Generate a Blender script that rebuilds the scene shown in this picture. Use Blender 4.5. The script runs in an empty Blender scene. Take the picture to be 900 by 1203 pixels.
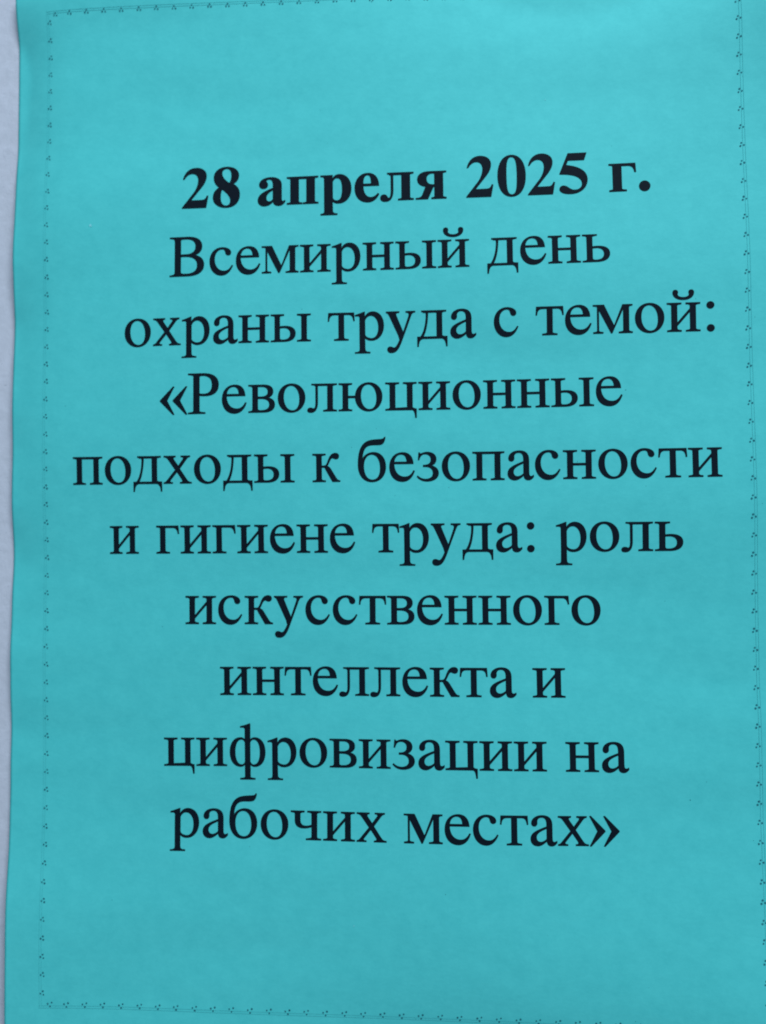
import bpy, bmesh, math, random
from mathutils import Matrix, Vector
from mathutils.geometry import delaunay_2d_cdt

random.seed(7)
S = bpy.context.scene
COL = S.collection
MM = 0.001

# ------------------------------------------------------------------ camera
# page coordinates are millimetres: u to the right, v down the sheet, z away from the wall
def W3(u, v, z):
    return Vector((u * MM, -z * MM, (297.0 - v) * MM + 1.2))

cam = bpy.data.cameras.new('camera')
cam.sensor_fit = 'HORIZONTAL'
cam.sensor_width = 36.0
cam.lens = 36.0
cam.clip_start = 0.01
cam.clip_end = 50.0
cam_ob = bpy.data.objects.new('camera', cam)
COL.objects.link(cam_ob)
CAMR = [[0.997283, 0.012609, 0.07258], [-0.009617, 0.999095, -0.041422], [-0.073037, 0.040611, 0.996502]]
CAMC = (119.126, 162.552, 208.823)
B = Matrix(((1, 0, 0), (0, 0, -1), (0, 1, 0)))
cam_ob.matrix_world = Matrix.Translation(W3(*CAMC)) @ (B @ Matrix(CAMR)).to_4x4()
cam.dof.use_dof = True
cam.dof.focus_distance = 0.203
cam.dof.aperture_fstop = 8.0
S.camera = cam_ob
S.cycles.filter_width = 1.9

# ------------------------------------------------------------------ light
w = bpy.data.worlds.new('World')
S.world = w
w.use_nodes = True
bg = w.node_tree.nodes['Background']
bg.inputs['Color'].default_value = (0.72, 0.86, 1.0, 1)
bg.inputs['Strength'].default_value = 0.37

def area(name, loc, target, size, sy, power, color):
    l = bpy.data.lights.new(name, 'AREA')
    l.shape = 'RECTANGLE'
    l.size = size
    l.size_y = sy
    l.energy = power
    l.color = color
    o = bpy.data.objects.new(name, l)
    COL.objects.link(o)
    o.location = loc
    o.rotation_euler = (Vector(target) - Vector(loc)).to_track_quat('-Z', 'Y').to_euler()
    return o
# one broad window, up and to the right of the sheet
area('window_light', (0.76, -0.98, 2.78), (0.12, 0.0, 1.38), 0.8, 0.8, 39.8, (0.93, 0.97, 1.0))

S.view_settings.view_transform = 'Standard'
S.view_settings.look = 'None'
S.view_settings.exposure = 0.0
S.view_settings.gamma = 1.0
S.view_settings.use_curve_mapping = False

# ------------------------------------------------------------------ materials
def new_mat(name):
    m = bpy.data.materials.new(name)
    m.use_nodes = True
    nt = m.node_tree
    return m, nt, nt.nodes['Principled BSDF']

def noise(nt, scale, detail, rough, vec):
    n = nt.nodes.new('ShaderNodeTexNoise')
    n.inputs['Scale'].default_value = scale
    n.inputs['Detail'].default_value = detail
    n.inputs['Roughness'].default_value = rough
    nt.links.new(vec, n.inputs['Vector'])
    return n.outputs['Fac']

def mapping(nt, sc):
    tc = nt.nodes.new('ShaderNodeTexCoord')
    mp = nt.nodes.new('ShaderNodeMapping')
    mp.inputs['Scale'].default_value = sc
    nt.links.new(tc.outputs['Object'], mp.inputs['Vector'])
    return mp.outputs['Vector']

def math_node(nt, op, a, b):
    n = nt.nodes.new('ShaderNodeMath')
    n.operation = op
    for k, x in enumerate((a, b)):
        if isinstance(x, (int, float)):
            n.inputs[k].default_value = x
        else:
            nt.links.new(x, n.inputs[k])
    return n.outputs[0]

def ramp(nt, fac, stops):
    r = nt.nodes.new('ShaderNodeValToRGB')
    nt.links.new(fac, r.inputs['Fac'])
    e = r.color_ramp.elements
    e[0].position, e[0].color = stops[0][0], (*stops[0][1], 1)
    e[1].position, e[1].color = stops[1][0], (*stops[1][1], 1)
    return r.outputs['Color']

def paper_material():
    m, nt, b = new_mat('turquoise_paper')
    v1 = mapping(nt, (1, 1, 1))
    v2 = mapping(nt, (1, 1, 1.55))
    cloud = noise(nt, 190, 5, 0.62, v1)        # cloudy formation of the pulp
    strand = noise(nt, 620, 4, 0.7, v2)        # fibres, longer across the sheet
    fine = noise(nt, 2100, 2, 0.6, v1)
    mix = math_node(nt, 'ADD', math_node(nt, 'MULTIPLY', cloud, 0.50),
                    math_node(nt, 'ADD', math_node(nt, 'MULTIPLY', strand, 0.32), math_node(nt, 'MULTIPLY', fine, 0.18)))
    c = ramp(nt, mix, ((0.30, (0.050, 0.482, 0.520)), (0.70, (0.071, 0.562, 0.596))))
    nt.links.new(c, b.inputs['Base Color'])
    b.inputs['Roughness'].default_value = 0.72
    b.inputs['Specular IOR Level'].default_value = 0.22
    h = math_node(nt, 'ADD', math_node(nt, 'MULTIPLY', noise(nt, 62, 4, 0.5, v2), 1.0), math_node(nt, 'MULTIPLY', strand, 0.10))
    bp = nt.nodes.new('ShaderNodeBump')
    bp.inputs['Strength'].default_value = 1.0
    bp.inputs['Distance'].default_value = 0.00019
    nt.links.new(h, bp.inputs['Height'])
    nt.links.new(bp.outputs['Normal'], b.inputs['Normal'])
    return m

def ink_material(name, lo, hi):
    m, nt, b = new_mat(name)
    c = ramp(nt, noise(nt, 2600, 3, 0.6, mapping(nt, (1, 1, 1))), ((0.35, lo), (0.7, hi)))
    nt.links.new(c, b.inputs['Base Color'])
    b.inputs['Roughness'].default_value = 0.75
    b.inputs['Specular IOR Level'].default_value = 0.08
    return m

def wall_material():
    m, nt, b = new_mat('painted_wall')
    v = mapping(nt, (1, 1, 1))
    f = noise(nt, 300, 6, 0.7, v)
    c = ramp(nt, f, ((0.32, (0.425, 0.488, 0.590)), (0.68, (0.480, 0.548, 0.665))))
    sp = ramp(nt, noise(nt, 1900, 1, 0.5, v), ((0.73, (1, 1, 1)), (0.78, (0.55, 0.56, 0.62))))
    mx = nt.nodes.new('ShaderNodeMix')
    mx.data_type = 'RGBA'
    mx.blend_type = 'MULTIPLY'
    mx.inputs['Factor'].default_value = 1.0
    nt.links.new(c, mx.inputs['A'])
    nt.links.new(sp, mx.inputs['B'])
    nt.links.new(mx.outputs['Result'], b.inputs['Base Color'])
    b.inputs['Roughness'].default_value = 0.8
    b.inputs['Specular IOR Level'].default_value = 0.2
    bp = nt.nodes.new('ShaderNodeBump')
    bp.inputs['Strength'].default_value = 0.6
    bp.inputs['Distance'].default_value = 0.0004
    nt.links.new(f, bp.inputs['Height'])
    nt.links.new(bp.outputs['Normal'], b.inputs['Normal'])
    return m

M_PAPER = paper_material()
M_INK = ink_material('black_toner', (0.0015, 0.0062, 0.0130), (0.0035, 0.0095, 0.0175))
M_FAINT = ink_material('border_toner', (0.009, 0.110, 0.150), (0.018, 0.160, 0.205))
M_LINE = ink_material('hairline_toner', (0.048, 0.410, 0.455), (0.064, 0.495, 0.540))
M_WALL = wall_material()
M_SPECK, _nt, _b = new_mat('pale_fleck')
_b.inputs['Base Color'].default_value = (0.16, 0.60, 0.68, 1)
_b.inputs['Roughness'].default_value = 0.7

# ------------------------------------------------------------------ the shape of the hanging sheet
TERMS = [(0, 2), (0, 3), (0, 4), (0, 5), (0, 6), (1, 1), (1, 2), (1, 3), (1, 4), (1, 5), (1, 6), (2, 0), (2, 1), (2, 2), (2, 3), (2, 4), (2, 5), (3, 0), (3, 1), (3, 2), (3, 3), (3, 4), (4, 0), (4, 1), (4, 2), (4, 3)]
COEF = [-0.657, 0.767, -0.043, -0.396, -0.146, 0.734, -0.416, 0.086, -0.188, 0.051, -0.133, 0.746, -0.319, 0.704, 0.068, 0.315, 0.004, 0.492, -0.963, 0.509, -0.165, 0.623, 0.351, -0.163, 0.331, -0.13]
RIPPLE = [(3.5, 2.58), (7.3, 2.08), (11.2, 1.34), (16.3, 0.3), (24.0, -0.3), (36.8, -0.48), (45.6, -0.18), (54.5, 0.58), (67.0, 0.84), (79.3, 1.84), (85.5, 1.86), (91.6, 1.66), (98.9, 1.18), (111.1, 1.62), (123.2, 2.14), (135.3, 1.74), (142.5, 2.1), (152.2, 2.74), (164.2, 2.02), (176.3, 2.94), (190.7, 3.52), (200.2, 3.3), (212.1, 2.66), (223.9, 2.88), (235.5, 2.64), (247.0, 2.38), (260.8, 2.68), (276.7, 2.58), (293.4, 3.16)]
RIPPLE_BASE = 3.5
U_LEFT, U_RIGHT, V_TOP, V_BOT = -2.05, 211.5, 0.0, 297.0

def cheb(n, x):
    a, b = 1.0, x
    if n == 0:
        return a
    for _ in range(n - 1):
        a, b = b, 2 * x * b - a
    return b

def ripple(v):
    if v <= RIPPLE[0][0]:
        return RIPPLE[0][1]
    for i in range(len(RIPPLE) - 1):
        a, b = RIPPLE[i], RIPPLE[i + 1]
        if v <= b[0]:
            t = (v - a[0]) / (b[0] - a[0])
            p0 = RIPPLE[max(i - 1, 0)][1]
            p3 = RIPPLE[min(i + 2, len(RIPPLE) - 1)][1]
            p1, p2 = a[1], b[1]
            return 0.5 * (2 * p1 + (p2 - p0) * t + (2 * p0 - 5 * p1 + 4 * p2 - p3) * t * t + (3 * p1 - p0 - 3 * p2 + p3) * t ** 3)
    return RIPPLE[-1][1]

def wall_z(u):
    return -2.6 - 0.010 * u

def cockle(u, v):       # shallow damp waves of the sheet
    return (0.30 * math.sin(v / 10.5 + 0.9 * math.sin(u / 47.0 + 1.0) + 0.6) * (0.6 + 0.4 * math.sin(u / 31.0 + 2.0))
            + 0.13 * math.sin(v / 5.2 + u / 44.0 + 1.3 * math.sin(u / 38.0) + 0.8 * math.sin(v / 27.0)) * (0.55 + 0.45 * math.sin(u / 23.0 + v / 50.0))
            + 0.05 * math.sin(v / 2.7 - u / 35.0 + 1.1 * math.sin(u / 19.0 + v / 31.0)) * max(0.0, math.sin(u / 29.0 - v / 37.0 + 0.5))
            + 0.28 * math.sin(u / 15.0 + 0.8 * math.sin(v / 40.0)) * math.sin(v / 33.0 + 1.1))

def zs(u, v):
    x = min(max(u / 105.0 - 1, -1.02), 1.02)
    y = min(max(v / 148.5 - 1, -1.02), 1.02)
    z = sum(c * cheb(i, x) * cheb(j, y) for c, (i, j) in zip(COEF, TERMS))
    d = max(u - U_LEFT, 0.0)
    z += (ripple(v) - RIPPLE_BASE) * math.exp(-(d / 8.2) ** 1.4)
    z += cockle(u, v) * 1.2
    w = wall_z(u) + 0.35            # the sheet rests on the wall where it would pass through it
    return w + 0.5 * ((z - w) + math.sqrt((z - w) ** 2 + 0.12))

def mesh_ob(name, verts, faces, mat, parent=None, smooth=False):
    me = bpy.data.meshes.new(name)
    me.from_pydata([tuple(v) for v in verts], [], faces)
    me.materials.append(mat)
    if smooth:
        for p in me.polygons:
            p.use_smooth = True
    me.update()
    o = bpy.data.objects.new(name, me)
    COL.objects.link(o)
    if parent:
        o.parent = parent
        o.matrix_parent_inverse = parent.matrix_world.inverted()
    return o

# ------------------------------------------------------------------ wall
def wall():
    n = 60
    u0, u1, v0, v1 = -700.0, 900.0, -600.0, 900.0
    bm = bmesh.new()
    x0, x1 = u0, u1
    g = []
    for j in range(n + 1):
        g.append([bm.verts.new(W3(u0 + (u1 - u0) * i / n, v0 + (v1 - v0) * j / n, wall_z(u0 + (u1 - u0) * i / n))) for i in range(n + 1)])
    for j in range(n):
        for i in range(n):
            bm.faces.new((g[j][i], g[j + 1][i], g[j + 1][i + 1], g[j][i + 1]))
    # thickness behind
    r = bmesh.ops.extrude_face_region(bm, geom=bm.faces[:])
    vs = [e for e in r['geom'] if isinstance(e, bmesh.types.BMVert)]
    bmesh.ops.translate(bm, verts=vs, vec=(0, 0.12, 0))
    bmesh.ops.recalc_face_normals(bm, faces=bm.faces[:])
    me = bpy.data.meshes.new('wall')
    bm.to_mesh(me)
    bm.free()
    me.materials.append(M_WALL)
    o = bpy.data.objects.new('wall', me)
    COL.objects.link(o)
    o['kind'] = 'structure'
wall()

# ------------------------------------------------------------------ the notice
notice = bpy.data.objects.new('paper_notice', None)
notice.location = W3(105, 297, 0)
COL.objects.link(notice)
notice['label'] = 'turquoise paper notice printed with ten lines of black Cyrillic text, hanging on the pale wall'
notice['category'] = 'poster'
bpy.context.view_layer.update()

def sheet():
    nu, nv = 150, 210
    verts, faces = [], []
    T = 0.11
    us = [U_LEFT + (U_RIGHT - U_LEFT) * (i / nu) ** 1.15 for i in range(nu + 1)]
    vs = [V_TOP + (V_BOT - V_TOP) * j / nv for j in range(nv + 1)]
    for side in (0, 1):
        for v in vs:
            for u in us:
                verts.append(W3(u, v, zs(u, v) - side * T))
    N = (nu + 1) * (nv + 1)
    idx = lambda s, i, j: s * N + j * (nu + 1) + i
    for j in range(nv):
        for i in range(nu):
            faces.append((idx(0, i, j), idx(0, i, j + 1), idx(0, i + 1, j + 1), idx(0, i + 1, j)))
            faces.append((idx(1, i, j), idx(1, i + 1, j), idx(1, i + 1, j + 1), idx(1, i, j + 1)))
    for j in range(nv):
        faces.append((idx(0, 0, j), idx(1, 0, j), idx(1, 0, j + 1), idx(0, 0, j + 1)))
        faces.append((idx(0, nu, j), idx(0, nu, j + 1), idx(1, nu, j + 1), idx(1, nu, j)))
    for i in range(nu):
        faces.append((idx(0, i, 0), idx(0, i + 1, 0), idx(1, i + 1, 0), idx(1, i, 0)))
        faces.append((idx(0, i, nv), idx(1, i, nv), idx(1, i + 1, nv), idx(0, i + 1, nv)))
    return mesh_ob('sheet', verts, faces, M_PAPER, notice, True)
sheet()
LIFT = 0.07   # height of the print over the sheet, mm

# ------------------------------------------------------------------ lettering: a small hand-drawn roman type, units of 1/1000 em
def path(d):
    """tiny SVG-like reader: M L H V C Z, absolute; returns one closed contour"""
    t = d.replace(',', ' ').split()
    pts, i, cmd = [], 0, None
    x = y = 0.0
    while i < len(t):
        if t[i].isalpha():
            cmd = t[i]
            i += 1
            if cmd == 'Z':
                continue
        if cmd in 'ML':
            x, y = float(t[i]), float(t[i + 1])
            i += 2
            pts.append((x, y))
        elif cmd == 'H':
            x = float(t[i])
            i += 1
            pts.append((x, y))
        elif cmd == 'V':
            y = float(t[i])
            i += 1
            pts.append((x, y))
        elif cmd == 'C':
            a = [float(q) for q in t[i:i + 6]]
            i += 6
            for k in range(1, 11):
                s = k / 10
                r = 1 - s
                pts.append((r ** 3 * x + 3 * r * r * s * a[0] + 3 * r * s * s * a[2] + s ** 3 * a[4],
                            r ** 3 * y + 3 * r * r * s * a[1] + 3 * r * s * s * a[3] + s ** 3 * a[5]))
            x, y = a[4], a[5]
    out = []
    for p in pts:
        if not out or abs(p[0] - out[-1][0]) + abs(p[1] - out[-1][1]) > 0.5:
            out.append(p)
    if abs(out[0][0] - out[-1][0]) + abs(out[0][1] - out[-1][1]) < 0.5:
        out.pop()
    return out

def grow(c, e):
    """moves a closed contour outwards by e (ink spread of the laser print)"""
    a = sum(c[i - 1][0] * c[i][1] - c[i][0] * c[i - 1][1] for i in range(len(c)))
    sg = 1 if a > 0 else -1
    out, n = [], len(c)
    for i in range(n):
        p, q, r = c[i - 1], c[i], c[(i + 1) % n]
        d1 = (q[0] - p[0], q[1] - p[1]); l1 = math.hypot(*d1) or 1
        d2 = (r[0] - q[0], r[1] - q[1]); l2 = math.hypot(*d2) or 1
        n1 = (d1[1] / l1 * sg, -d1[0] / l1 * sg)
        n2 = (d2[1] / l2 * sg, -d2[0] / l2 * sg)
        m = (n1[0] + n2[0], n1[1] + n2[1])
        k = m[0] * m[0] + m[1] * m[1]
        f = min(2 / k, 1.4) if k > 0.05 else 0
        out.append((q[0] + m[0] * f * e, q[1] + m[1] * f * e))
    return out

def rect(x0, y0, x1, y1):
    return [(x0, y0), (x1, y0), (x1, y1), (x0, y1)]

def disc(cx, cy, r, ry=None, n=20):
    ry = ry or r
    return [(cx + r * math.cos(2 * math.pi * k / n), cy + ry * math.sin(2 * math.pi * k / n)) for k in range(n)]

def foot(x0, x1, l, r, y=0, up=1, th=17, hb=46):
    """bracketed serif around a stem x0..x1 reaching l..r, at height y, opening up (1) or down (-1)"""
    f = lambda q: y + up * q
    return path(f'M {l} {f(0)} L {r} {f(0)} L {r} {f(th)} C {x1 + (r - x1) * .42} {f(th + 4)} {x1} {f(th + 9)} {x1} {f(hb)} '
                f'L {x0} {f(hb)} C {x0} {f(th + 9)} {x0 - (x0 - l) * .42} {f(th + 4)} {l} {f(th)} Z')

def stem(x0, x1, y0, y1, bl=None, br=None, tl=None, tr=None, th=17, hb=46):
    out = [rect(x0, y0, x1, y1)]
    if bl is not None:
        out.append(foot(x0, x1, bl, br, y0, 1, th, hb))
    if tl is not None:
        out.append(foot(x0, x1, tl, tr, y1, -1, th, hb))
    return out

def shift(cs, dx, sx=1.0, dy=0):
    return [[(x * sx + dx, y + dy) for x, y in c] for c in cs]

def mirror(cs, w):
    return [[(w - x, y) for x, y in c] for c in cs]

R, G = {}, {}          # regular and bold: char -> (advance, [solid contours], [hole contours])
O_OUT = path('M 250 460 C 377 460 470 362 470 231 C 470 93 375 -10 249 -10 C 123 -10 29 91 29 228 C 29 365 122 460 250 460 Z')
O_IN = path('M 242 431 C 318 431 380 340 380 205 C 380 84 335 19 262 19 C 184 19 119 110 119 240 C 119 361 168 431 242 431 Z')
R['о'] = (500, [O_OUT], [O_IN])
R['с'] = (444, [path('M 412 147 L 399 155 C 360 92 326 62 268 62 C 172 62 106 148 106 260 C 106 362 158 430 230 430 C 262 430 278 418 287 386 C 292 350 308 326 337 326 C 362 326 381 344 381 368 C 381 420 316 460 232 460 C 112 460 25 366 25 232 C 25 94 110 -10 223 -10 C 306 -10 368 42 412 147 Z')], [])
R['е'] = (444, [path('M 409 166 L 425 160 C 392 50 320 -10 231 -10 C 108 -10 25 85 25 225 C 25 370 113 460 236 460 C 335 460 399 398 406 277 L 97 277 C 100 145 167 66 268 66 C 330 66 372 97 409 166 Z')],
          [path('M 99 307 L 303 307 C 300 385 271 430 211 430 C 150 430 108 384 99 307 Z')])
R['р'] = (500, [path('M 5 -217 H 247 V -201 C 182 -198 166 -188 166 -136 V 34 C 198 2 228 -10 272 -10 C 387 -10 470 92 470 236 C 470 368 396 460 294 460 C 240 460 195 432 164 378 V 458 L 156 460 C 104 439 62 424 9 408 V 393 C 72 398 82 390 82 352 V -137 C 82 -190 68 -199 5 -202 Z')],
          [path('M 166 318 C 184 372 222 398 262 398 C 332 398 386 322 386 208 C 386 94 342 24 272 24 C 214 24 166 58 166 92 Z')])
R['а'] = (444, [path('M 442 68 V 40 C 414 5 394 -10 360 -10 C 318 -10 292 12 287 64 C 234 18 190 -10 146 -10 C 80 -10 37 33 37 97 C 37 185 108 220 286 288 V 326 C 286 396 260 430 210 430 C 164 430 138 406 137 366 L 138 342 C 138 312 119 293 95 293 C 71 293 51 312 51 340 C 51 406 118 460 214 460 C 318 460 369 412 369 308 V 122 C 369 70 376 50 400 50 C 414 50 426 54 442 68 Z')],
          [path('M 286 108 V 260 C 175 217 124 178 124 122 C 124 75 153 49 192 49 C 226 49 286 84 286 108 Z')])
R['х'] = (500, [path('M 17 0 H 165 V 16 C 118 18 112 34 136 64 L 238 190 L 318 70 C 338 38 336 20 290 16 V 0 H 482 V 16 C 438 20 424 30 398 66 L 284 240 L 372 358 C 404 402 420 430 458 434 V 450 H 306 V 434 C 350 430 358 416 334 384 L 260 284 L 196 376 C 172 412 176 430 216 434 V 450 H 20 V 434 C 62 430 76 418 106 374 L 212 222 L 98 84 C 66 44 52 20 17 16 Z')], [])
R['у'] = (500, [path('M 478 450 V 434 C 444 431 430 421 412 378 L 256 -40 C 206 -168 168 -219 90 -219 C 54 -219 28 -196 28 -164 C 28 -138 46 -120 74 -120 C 98 -120 116 -138 138 -138 C 166 -138 204 -64 226 -8 L 206 66 L 72 366 C 52 408 42 428 12 434 V 450 H 222 V 434 C 176 430 160 420 174 384 L 284 118 L 372 362 C 388 408 384 430 330 434 V 450 Z')], [])
R['н'] = (535, stem(82, 166, 0, 450, 18, 230, 18, 230) + stem(369, 453, 0, 450, 305, 517, 305, 517) + [rect(160, 214, 375, 244)], [])
R['п'] = (535, stem(82, 166, 0, 450, 18, 230, 18, 180) + stem(369, 453, 0, 450, 305, 517, 355, 517) + [rect(120, 420, 415, 450)], [])
R['и'] = (535, stem(84, 168, 0, 450, 18, 232, 18, 232) + stem(367, 451, 0, 450, 303, 517, 303, 517) + [[(160, 72), (160, 124), (376, 378), (376, 326)]], [])
BREVE = path('M 99 615 C 99 545 165 500 259 500 C 352 500 419 545 419 615 C 419 640 402 655 380 655 C 358 655 342 640 342 618 C 342 600 352 592 348 580 C 338 552 305 537 259 537 C 212 537 180 552 170 580 C 166 592 176 600 176 618 C 176 640 160 655 138 655 C 116 655 99 640 99 615 Z')
R['й'] = (535, R['и'][1] + [shift([BREVE], 8)[0]], [])
R['т'] = (437, stem(177, 261, 0, 450, 104, 334) + [path('M 12 450 L 4 318 L 18 318 C 26 388 46 418 106 420 L 332 420 C 392 418 410 388 419 318 L 433 318 L 425 450 Z')], [])
R['г'] = (410, stem(82, 166, 0, 450, 18, 240, 18, 180) + [path('M 100 450 H 386 L 396 322 L 381 322 C 370 386 350 412 300 419 L 160 420 L 100 420 Z')], [])
R['ц'] = (535, stem(88, 172, 0, 450, None, None, 18, 236) + stem(366, 450, 0, 450, None, None, 302, 516) + [foot(88, 172, 18, 200, 0, 1),
          path('M 120 0 H 440 C 476 0 490 -50 497 -126 L 513 -126 V 17 C 486 22 462 26 450 46 L 120 31 Z')], [])
R['ч'] = (521, stem(351, 435, 0, 450, 262, 500, 285, 500) + [foot(82, 166, 18, 232, 450, -1),
          path('M 82 450 V 300 C 82 224 126 180 222 180 C 272 180 318 190 360 208 V 238 C 326 222 292 214 258 214 C 200 214 166 244 166 298 V 450 Z')], [])
R['ь'] = (461, stem(84, 168, 0, 450, None, None, 18, 240) + [path('M 18 0 H 238 C 362 0 436 48 436 132 C 436 212 372 256 256 256 C 220 256 190 254 160 248 V 40 L 84 60 C 84 26 74 20 18 16 Z')],
          [path('M 168 222 C 190 226 212 228 232 228 C 306 228 350 192 350 130 C 350 64 306 28 222 28 C 180 28 168 36 168 66 Z')])
_soft = R['ь']
R['ы'] = (689, shift(_soft[1], 1, 0.965) + stem(523, 607, 0, 450, 452, 672, 452, 672), shift(_soft[2], 1, 0.965))
R['в'] = (472, [path('M 18 0 H 262 C 382 0 446 44 446 124 C 446 186 406 226 330 238 C 390 254 420 290 420 340 C 420 410 366 450 262 450 H 18 V 434 C 74 430 84 422 84 388 V 62 C 84 28 74 20 18 16 Z')],
          [path('M 168 254 H 222 C 296 254 336 282 336 336 C 336 392 300 420 226 420 H 168 Z'),
           path('M 168 224 V 62 C 168 38 180 30 226 30 C 312 30 360 62 360 126 C 360 192 312 224 214 224 Z')])
R['к'] = (486, stem(82, 166, 0, 450, 18, 232, 18, 232) + [
    path('M 150 232 H 206 C 232 232 246 236 262 256 C 284 286 294 320 312 352 C 324 374 336 384 350 384 C 368 384 380 366 408 366 C 436 366 456 386 456 413 C 456 442 432 461 398 461 C 346 461 312 428 288 374 C 266 322 254 262 212 258 H 150 Z'),
    path('M 196 256 C 214 250 226 214 244 182 L 334 26 L 350 0 H 474 V 16 C 440 20 424 34 404 66 L 322 200 C 304 230 284 246 250 254 Z')], [])
R['л'] = (499, stem(333, 417, 0, 450, 266, 482, 330, 482) + [rect(130, 420, 380, 450),
    path('M 76 450 V 434 C 124 431 142 426 142 392 V 160 C 142 96 136 62 116 48 C 100 38 92 58 56 58 C 28 58 8 42 8 18 C 8 -4 28 -18 62 -18 C 136 -18 174 36 174 160 V 440 L 200 450 Z')], [])
R['д'] = (510, stem(326, 410, 0, 450, None, None, None, None) + [foot(326, 410, 280, 476, 450, -1), rect(110, 420, 380, 450), rect(20, 0, 488, 30),
    path('M 82 450 V 434 C 140 430 156 424 156 384 C 154 240 118 90 52 16 L 98 16 C 148 92 182 230 186 440 L 160 450 Z'),
    path('M 14 30 V -126 H 30 C 36 -40 60 0 122 2 L 122 30 Z'), path('M 492 30 V -126 H 476 C 470 -40 446 0 384 2 L 384 30 Z'),
    path('M 400 0 H 480 V 30 C 440 30 414 34 408 60 H 400 Z')], [])
R['б'] = (510, [path('M 470 708 L 456 710 C 442 682 424 678 372 676 C 250 670 178 664 116 600 C 58 538 29 430 29 262 C 29 96 118 -10 252 -10 C 384 -10 474 92 474 236 C 474 374 392 468 280 468 C 200 468 138 430 98 362 C 104 470 130 556 208 578 C 268 594 330 582 388 590 C 436 598 462 636 470 708 Z')],
          [path('M 250 434 C 334 434 386 344 386 218 C 386 94 340 22 258 22 C 172 22 119 110 119 238 C 119 356 168 434 250 434 Z')])
R['з'] = (394, [path('M 42 336 L 52 454 L 64 454 C 66 438 74 434 90 438 C 124 452 152 461 186 461 C 276 461 330 412 330 348 C 330 296 300 260 246 243 C 322 228 366 182 366 120 C 366 44 290 -10 182 -10 C 112 -10 60 16 20 66 L 32 80 C 70 42 112 26 160 26 C 232 26 278 64 278 124 C 278 190 228 227 152 227 H 122 V 252 H 146 C 210 254 246 288 246 342 C 246 396 208 430 152 430 C 102 430 74 400 57 336 Z')], [])
_phi = path('M 290 414 C 268 446 242 460 208 460 C 104 460 36 366 36 225 C 36 84 104 -10 208 -10 C 242 -10 268 4 290 36 Z')
_phh = path('M 284 380 C 272 412 252 430 224 430 C 160 430 120 350 120 225 C 120 100 160 20 224 20 C 252 20 272 38 284 70 Z')
R['ф'] = (650, [_phi, mirror([_phi], 650)[0], path('M 283 -217 H 367 V 683 L 356 684 C 306 664 260 650 208 640 V 624 C 270 628 283 618 283 580 Z'), foot(283, 367, 204, 446, -217, 1)],
          [_phh, mirror([_phh], 650)[0]])
R['ю'] = (754, stem(82, 166, 0, 450, 18, 230, 18, 230) + [rect(160, 212, 300, 242)] + shift([O_OUT], 254, 0.985), shift([O_IN], 254, 0.985))
R['Р'] = (556, stem(104, 202, 0, 662, 16, 300) + [foot(104, 202, 16, 220, 662, -1),
    path('M 104 662 H 270 C 430 662 522 592 522 474 C 522 352 440 290 296 290 C 262 290 230 292 190 298 V 640 L 104 640 Z')],
    [path('M 202 330 C 232 324 252 322 276 322 C 366 322 414 376 414 472 C 414 576 360 626 252 626 C 226 626 202 620 202 604 Z')])
R['В'] = (667, [path('M 17 0 H 320 C 494 0 594 66 594 184 C 594 276 532 334 428 350 C 512 368 560 420 560 498 C 560 602 476 662 318 662 H 17 V 644 C 84 640 102 632 102 578 V 84 C 102 30 84 22 17 18 Z')],
    [path('M 201 366 H 290 C 396 366 454 412 454 496 C 454 582 400 626 290 626 C 226 626 201 622 201 604 Z'), path('M 201 330 V 72 C 201 42 226 36 300 36 C 416 36 482 86 482 180 C 482 278 410 330 280 330 Z')])
R['м'] = (631, stem(478, 562, 0, 450, 408, 616, None, None) + [foot(76, 98, 14, 164, 0, 1), rect(76, 0, 98, 425),
    path('M 12 450 H 178 L 334 122 L 466 450 H 616 V 434 C 576 430 562 424 562 392 V 300 L 478 300 L 478 384 L 304 2 H 288 L 98 380 C 98 384 76 420 76 420 C 64 430 40 432 12 434 Z')], [])
R[':'] = (278, [disc(135, 405, 54), disc(135, 43, 54)], [])
_gl = path('M 262 456 L 278 452 L 158 224 L 278 -4 L 260 -8 L 42 218 V 230 Z')
R['«'] = (500, [_gl, shift([_gl], 216)[0]], [])
R['»'] = (500, mirror(R['«'][1], 500), [])
R[' '] = (250, [], [])

G['2'] = (500, [path('M 13 0 V 12 L 200 250 C 250 318 280 396 280 470 C 280 548 238 592 178 592 C 120 592 76 556 44 498 L 24 494 C 52 622 132 690 238 690 C 340 690 414 634 414 544 C 414 472 380 408 330 345 L 160 130 H 334 C 388 130 406 150 426 200 L 446 198 L 410 0 Z')], [])
G['8'] = (500, [path('M 250 688 C 370 688 455 625 455 535 C 455 465 420 420 360 388 C 430 350 472 290 472 200 C 472 75 385 -13 250 -13 C 120 -13 28 60 28 165 C 28 240 65 295 130 335 C 70 380 40 435 40 510 C 40 615 130 688 250 688 Z')],
    [path('M 255 658 C 304 658 334 610 334 540 C 334 480 322 435 298 402 C 230 450 174 510 174 580 C 174 630 208 658 255 658 Z'),
     path('M 178 302 C 252 245 318 180 318 105 C 318 50 290 18 245 18 C 185 18 152 75 152 160 C 152 220 160 265 178 302 Z')])
G['0'] = (500, [path('M 250 688 C 390 688 476 550 476 336 C 476 122 390 -13 250 -13 C 110 -13 24 122 24 336 C 24 550 110 688 250 688 Z')],
    [path('M 250 656 C 322 656 338 560 338 338 C 338 114 322 19 250 19 C 178 19 162 114 162 338 C 162 560 178 656 250 656 Z')])
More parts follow.
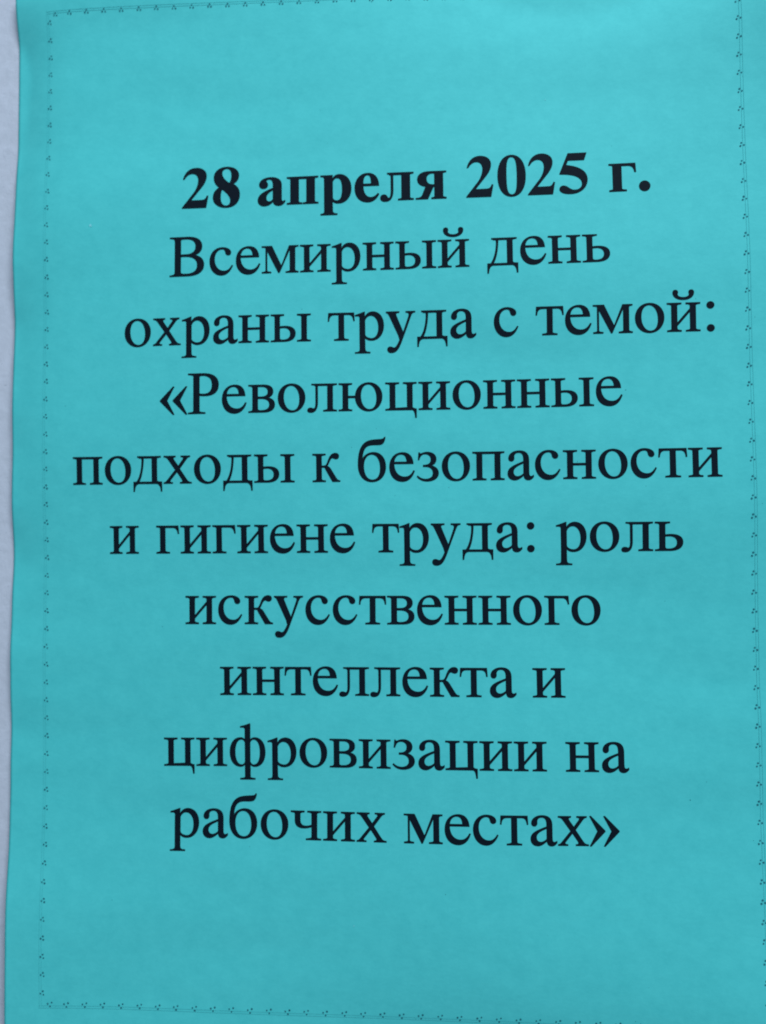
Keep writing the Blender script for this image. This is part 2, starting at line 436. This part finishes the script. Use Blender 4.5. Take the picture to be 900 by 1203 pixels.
G['5'] = (500, [path('M 464 676 L 424 556 H 166 L 132 476 C 336 450 470 372 470 226 C 470 88 358 -8 198 -8 C 92 -8 22 24 22 76 C 22 108 48 132 84 132 C 150 132 186 54 264 54 C 338 54 386 98 386 160 C 386 262 258 326 30 326 L 28 336 L 168 676 Z')], [])
G['а'] = (500, [path('M 476 72 L 488 60 C 460 10 430 -14 380 -14 C 324 -14 290 8 282 58 C 235 8 190 -14 135 -14 C 70 -14 25 25 25 88 C 25 172 110 228 280 288 V 352 C 280 408 256 438 216 438 C 186 438 166 426 166 408 C 166 390 192 378 192 344 C 192 308 162 282 123 282 C 80 282 48 310 48 350 C 48 420 130 473 240 473 C 352 473 425 425 425 335 V 104 C 425 72 433 58 446 58 C 456 58 466 62 476 72 Z')],
    [path('M 280 96 V 252 C 205 218 165 176 165 122 C 165 84 184 60 214 60 C 240 60 262 74 280 96 Z')])
G['п'] = (565, stem(76, 214, 0, 461, 18, 272, 18, 230, 20, 40) + stem(346, 484, 0, 461, 288, 542, 330, 542, 20, 40) + [rect(140, 424, 420, 461)], [])
G['р'] = (565, [path('M 19 -205 H 294 V -186 C 236 -184 219 -172 219 -124 V 24 C 246 -4 276 -14 318 -14 C 440 -14 530 86 530 232 C 530 374 446 473 330 473 C 284 473 246 452 219 404 V 461 H 19 V 442 C 70 438 80 430 80 388 V -124 C 80 -170 70 -182 19 -186 Z')],
    [path('M 219 348 C 236 392 262 412 294 412 C 352 412 380 350 380 226 C 380 96 350 32 292 32 C 258 32 234 48 219 76 Z')])
G['е'] = (440, [path('M 408 128 L 427 114 C 380 22 318 -14 240 -14 C 112 -14 25 76 25 226 C 25 372 116 473 240 473 C 352 473 422 394 426 258 H 164 C 168 132 216 66 292 66 C 338 66 372 86 408 128 Z')],
    [path('M 164 292 H 298 C 298 398 282 440 236 440 C 190 440 164 396 164 292 Z')])
G['л'] = (588, stem(362, 500, 0, 461, 306, 558, 340, 558, 20, 40) + [rect(160, 424, 430, 461),
    path('M 128 461 V 442 C 172 438 186 430 186 392 V 170 C 186 90 172 40 146 40 C 122 40 126 100 70 100 C 34 100 10 76 10 44 C 10 8 42 -16 92 -16 C 178 -16 222 48 222 170 V 440 L 250 461 Z')], [])
G['я'] = (520, stem(318, 456, 0, 461, 268, 508, None, None, 20, 40) + [foot(318, 456, 320, 508, 461, -1, 20, 40),
    path('M 400 461 H 232 C 106 461 36 410 36 334 C 36 266 84 222 172 208 L 118 74 C 100 34 80 22 10 19 V 0 H 206 L 300 202 H 400 Z')],
    [path('M 318 238 H 286 C 222 238 184 274 184 334 C 184 394 220 427 284 427 C 308 427 318 424 318 408 Z')])
G['г'] = (450, stem(76, 214, 0, 461, 18, 288, 18, 230, 20, 40) + [path('M 120 461 H 436 L 444 314 L 424 314 C 412 384 388 416 330 422 L 120 424 Z')], [])
G['.'] = (250, [disc(125, 71, 85, None, 24)], [])
G[' '] = (250, [], [])

def inside(p, poly):
    x, y = p
    c = False
    j = len(poly) - 1
    for i in range(len(poly)):
        xi, yi = poly[i]
        xj, yj = poly[j]
        if (yi > y) != (yj > y) and x < (xj - xi) * (y - yi) / (yj - yi) + xi:
            c = not c
        j = i
    return c

_cache = {}
def tessellate(key, solids, holes):
    if key in _cache:
        return _cache[key]
    verts, faces = [], []
    for c in solids + holes:
        k = len(verts)
        verts += [Vector(p) for p in c]
        faces.append(list(range(k, k + len(c))))
    ov, oe, of, _, _, _ = delaunay_2d_cdt(verts, [], faces, 0, 0.05)
    keep = []
    for f in of:
        cx = sum(ov[i][0] for i in f) / len(f)
        cy = sum(ov[i][1] for i in f) / len(f)
        if any(inside((cx, cy), s) for s in solids) and not any(inside((cx, cy), h) for h in holes):
            a, b, c = (ov[i] for i in f[:3])
            if (b[0] - a[0]) * (c[1] - a[1]) - (b[1] - a[1]) * (c[0] - a[0]) < 0:
                f = f[::-1]
            keep.append(tuple(f))
    _cache[key] = ([(v[0], v[1]) for v in ov], keep)
    return _cache[key]

SPREAD = 5.0
EM = 16.933            # 48 point type, in mm
# text, bold, baseline (quadratic in u-105), anchors: (character index, 'l' or 'r' edge of its ink, u)
LINES = [
    ('28 апреля 2025 г.', True, (0.0, -0.00034, 67.55), [(0, 'l', 48.07), (3, 'l', 69.69), (8, 'r', 122.29), (10, 'l', 127.9), (13, 'r', 160.71), (15, 'l', 166.56), (16, 'l', 174.47), (16, 'r', 177.34)]),
    ('Всемирный день', False, (3.7e-05, -0.000558, 86.96), [(0, 'l', 44.68), (8, 'r', 128.27), (10, 'l', 133.29), (13, 'r', 166.03)]),
    ('охраны труда с темой:', False, (3.3e-05, 0.000463, 106.41), [(0, 'l', 31.74), (5, 'r', 84.45), (7, 'l', 89.3), (11, 'r', 129.88), (13, 'l', 134.81), (13, 'r', 141.26), (15, 'l', 146.06), (19, 'r', 189.26), (20, 'r', 192.91)]),
    ('«Революционные', False, (-7e-06, 0.000536, 126.03), [(0, 'l', 42.01), (13, 'r', 168.55)]),
    ('подходы к безопасности', False, (-1.2e-05, 0.003135, 145.45), [(0, 'l', 16.76), (6, 'r', 79.66), (8, 'l', 84.78), (8, 'r', 92.28), (10, 'l', 97.27), (21, 'r', 193.76)]),
    ('и гигиене труда: роль', False, (2e-06, 0.003432, 164.82), [(0, 'l', 27.2), (0, 'r', 35.4), (2, 'l', 40.58), (8, 'r', 96.17), (10, 'l', 100.98), (15, 'l', 142.83), (15, 'r', 144.69), (17, 'l', 150.49), (20, 'r', 183.53)]),
    ('искусственного', False, (7e-06, 0.004531, 184.43), [(0, 'l', 48.74), (13, 'r', 161.91)]),
    ('интеллекта и', False, (2.5e-05, 0.001715, 203.82), [(0, 'l', 58.35), (9, 'r', 139.22), (11, 'l', 143.69), (11, 'r', 152.19)]),
    ('цифровизации на', False, (5.2e-05, 0.000232, 223.21), [(0, 'l', 42.36), (11, 'r', 146.88), (13, 'l', 151.99), (14, 'r', 168.39)]),
    ('рабочих местах»', False, (0.0, -0.002107, 242.81), [(0, 'l', 43.96), (6, 'r', 103.96), (8, 'l', 108.78), (14, 'r', 165.54)]),
]

def ink(font, ch):
    xs = [p[0] for c in font[ch][1] for p in c]
    return min(xs), max(xs)

def set_line(text, bold, base, anchors):
    font = G if bold else R
    org, x = [], 0.0
    for ch in text:
        org.append(x)
        x += font[ch][0]
    an = []
    for i, side, u in anchors:
        lo, hi = ink(font, text[i])
        an.append((org[i] + (lo if side == 'l' else hi), u))
    def to_u(mx):
        k = 0
        while k < len(an) - 2 and mx > an[k + 1][0]:
            k += 1
        (a, ua), (b, ub) = an[k], an[k + 1]
        return ua + (mx - a) / (b - a) * (ub - ua)
    words, start = [], 0
    for i in range(len(text) + 1):
        if i == len(text) or text[i] == ' ':
            words.append((start, i))
            start = i + 1
    for a, b in words:
        verts, faces = [], []
        for i in range(a, b):
            ch = text[i]
            pv, pf = tessellate((bold, ch), [grow(c, SPREAD) for c in font[ch][1]], [grow(c, -SPREAD) for c in font[ch][2]])
            k = len(verts)
            for px, py in pv:
                u = to_u(org[i] + px)
                d = u - 105.0
                v = base[0] * d * d + base[1] * d + base[2] - py / 1000.0 * EM
                verts.append(W3(u, v, zs(u, v) + LIFT))
            faces += [tuple(q + k for q in f) for f in pf]
        o = mesh_ob('printed_word', verts, faces, M_INK, notice)
        o['label'] = 'printed black %sword "%s"' % ('bold ' if bold else '', text[a:b])
for ln in LINES:
    set_line(*ln)

# ------------------------------------------------------------------ dotted border with two hairlines
def border(name_label, pts, trio, line_pts):
    verts, faces = [], []
    for (u, v) in pts:
        ja, jb = random.uniform(-.05, .05), random.uniform(-.05, .05)
        for (a, b) in trio:
            k = len(verts)
            r = 0.25 * random.uniform(0.85, 1.12)
            cu, cv = u + a + random.uniform(-.03, .03) + ja, v - b + random.uniform(-.03, .03) + jb
            for q in range(9):
                t = 2 * math.pi * q / 9
                uu, vv = cu + r * math.cos(t), cv - r * math.sin(t)
                verts.append(W3(uu, vv, zs(uu, vv) + LIFT))
            faces.append(tuple(range(k, k + 9)))
    o = mesh_ob('border_dots', verts, faces, M_FAINT, notice)
    o['kind'] = 'stuff'
    o['label'] = name_label
    verts, faces = [], []
    for (u0, v0, u1, v1) in line_pts:
        L = math.hypot(u1 - u0, v1 - v0)
        n = max(1, int(L / 1.2))
        nx, ny = -(v1 - v0) / L * 0.05, (u1 - u0) / L * 0.05
        k = len(verts)
        for i in range(n + 1):
            t = i / n
            u, v = u0 + (u1 - u0) * t, v0 + (v1 - v0) * t
            for s in (1, -1):
                verts.append(W3(u + s * nx, v + s * ny, zs(u, v) + LIFT - 0.02))
        for i in range(n):
            q = k + 2 * i
            faces.append((q, q + 2, q + 3, q + 1))
    h = mesh_ob('border_hairline', verts, faces, M_LINE, notice)

SV, SH = 4.9909, 5.14
T_L = [(.17, .54), (-.44, -.07), (.34, -.37)]
T_R = [(-.15, .47), (-.44, -.38), (.49, -.12)]
T_T = [(0, .42), (-.42, -.25), (.42, -.3)]
T_B = [(-.6, .17), (.48, .48), (.05, -.52)]
ML = 8.5
border('left row of three-dot ornaments', [(ML, 10.871 + SV * i) for i in range(56)], T_L,
       [(ML - .3, 7.8, ML - .3, 288.9), (ML - .9, 7.2, ML - .9, 289.5)])
border('right row of three-dot ornaments', [(210 - ML, 16.474 - SV + SV * i) for i in range(56)], T_R,
       [(210 - ML + .25, 7.8, 210 - ML + .25, 288.9), (210 - ML + .9, 7.2, 210 - ML + .9, 289.5)])
border('top row of three-dot ornaments', [(10.3, ML + .1)] + [(9.396 + SH * i, ML) for i in range(1, 37)], T_T,
       [(7.6, ML - .3, 202.2, ML - .3), (7.6, ML - .9, 202.2, ML - .9)])
border('bottom row of three-dot ornaments', [(10.6, 288.4)] + [(9.957 + SH * i, 288.5) for i in range(1, 37)], T_B,
       [(7.6, 288.8, 202.2, 288.8), (7.6, 289.4, 202.2, 289.4)])

# a few flecks in the sheet
def flecks(name, spots, mat, lab):
    verts, faces = [], []
    for (u, v, r) in spots:
        k = len(verts)
        for q in range(8):
            t = 2 * math.pi * q / 8
            rr = r * random.uniform(.75, 1.15)
            uu, vv = u + rr * math.cos(t), v - rr * math.sin(t)
            verts.append(W3(uu, vv, zs(uu, vv) + LIFT))
        faces.append(tuple(range(k, k + 8)))
    o = mesh_ob(name, verts, faces, mat, notice)
    o['kind'] = 'stuff'
flecks('pale_fleck', [(21.6, 71.5, .42), (34, 160, .15), (150, 40, .14), (95, 265, .16)], M_SPECK, '')
dk = [(102, 9.2, .13), (184, 230.5, .14), (169.5, 122.0, .12)]
dk += [(random.uniform(6, 204), random.uniform(6, 290), random.uniform(.05, .10)) for _ in range(40)]
flecks('dark_fleck', dk, M_FAINT, '')
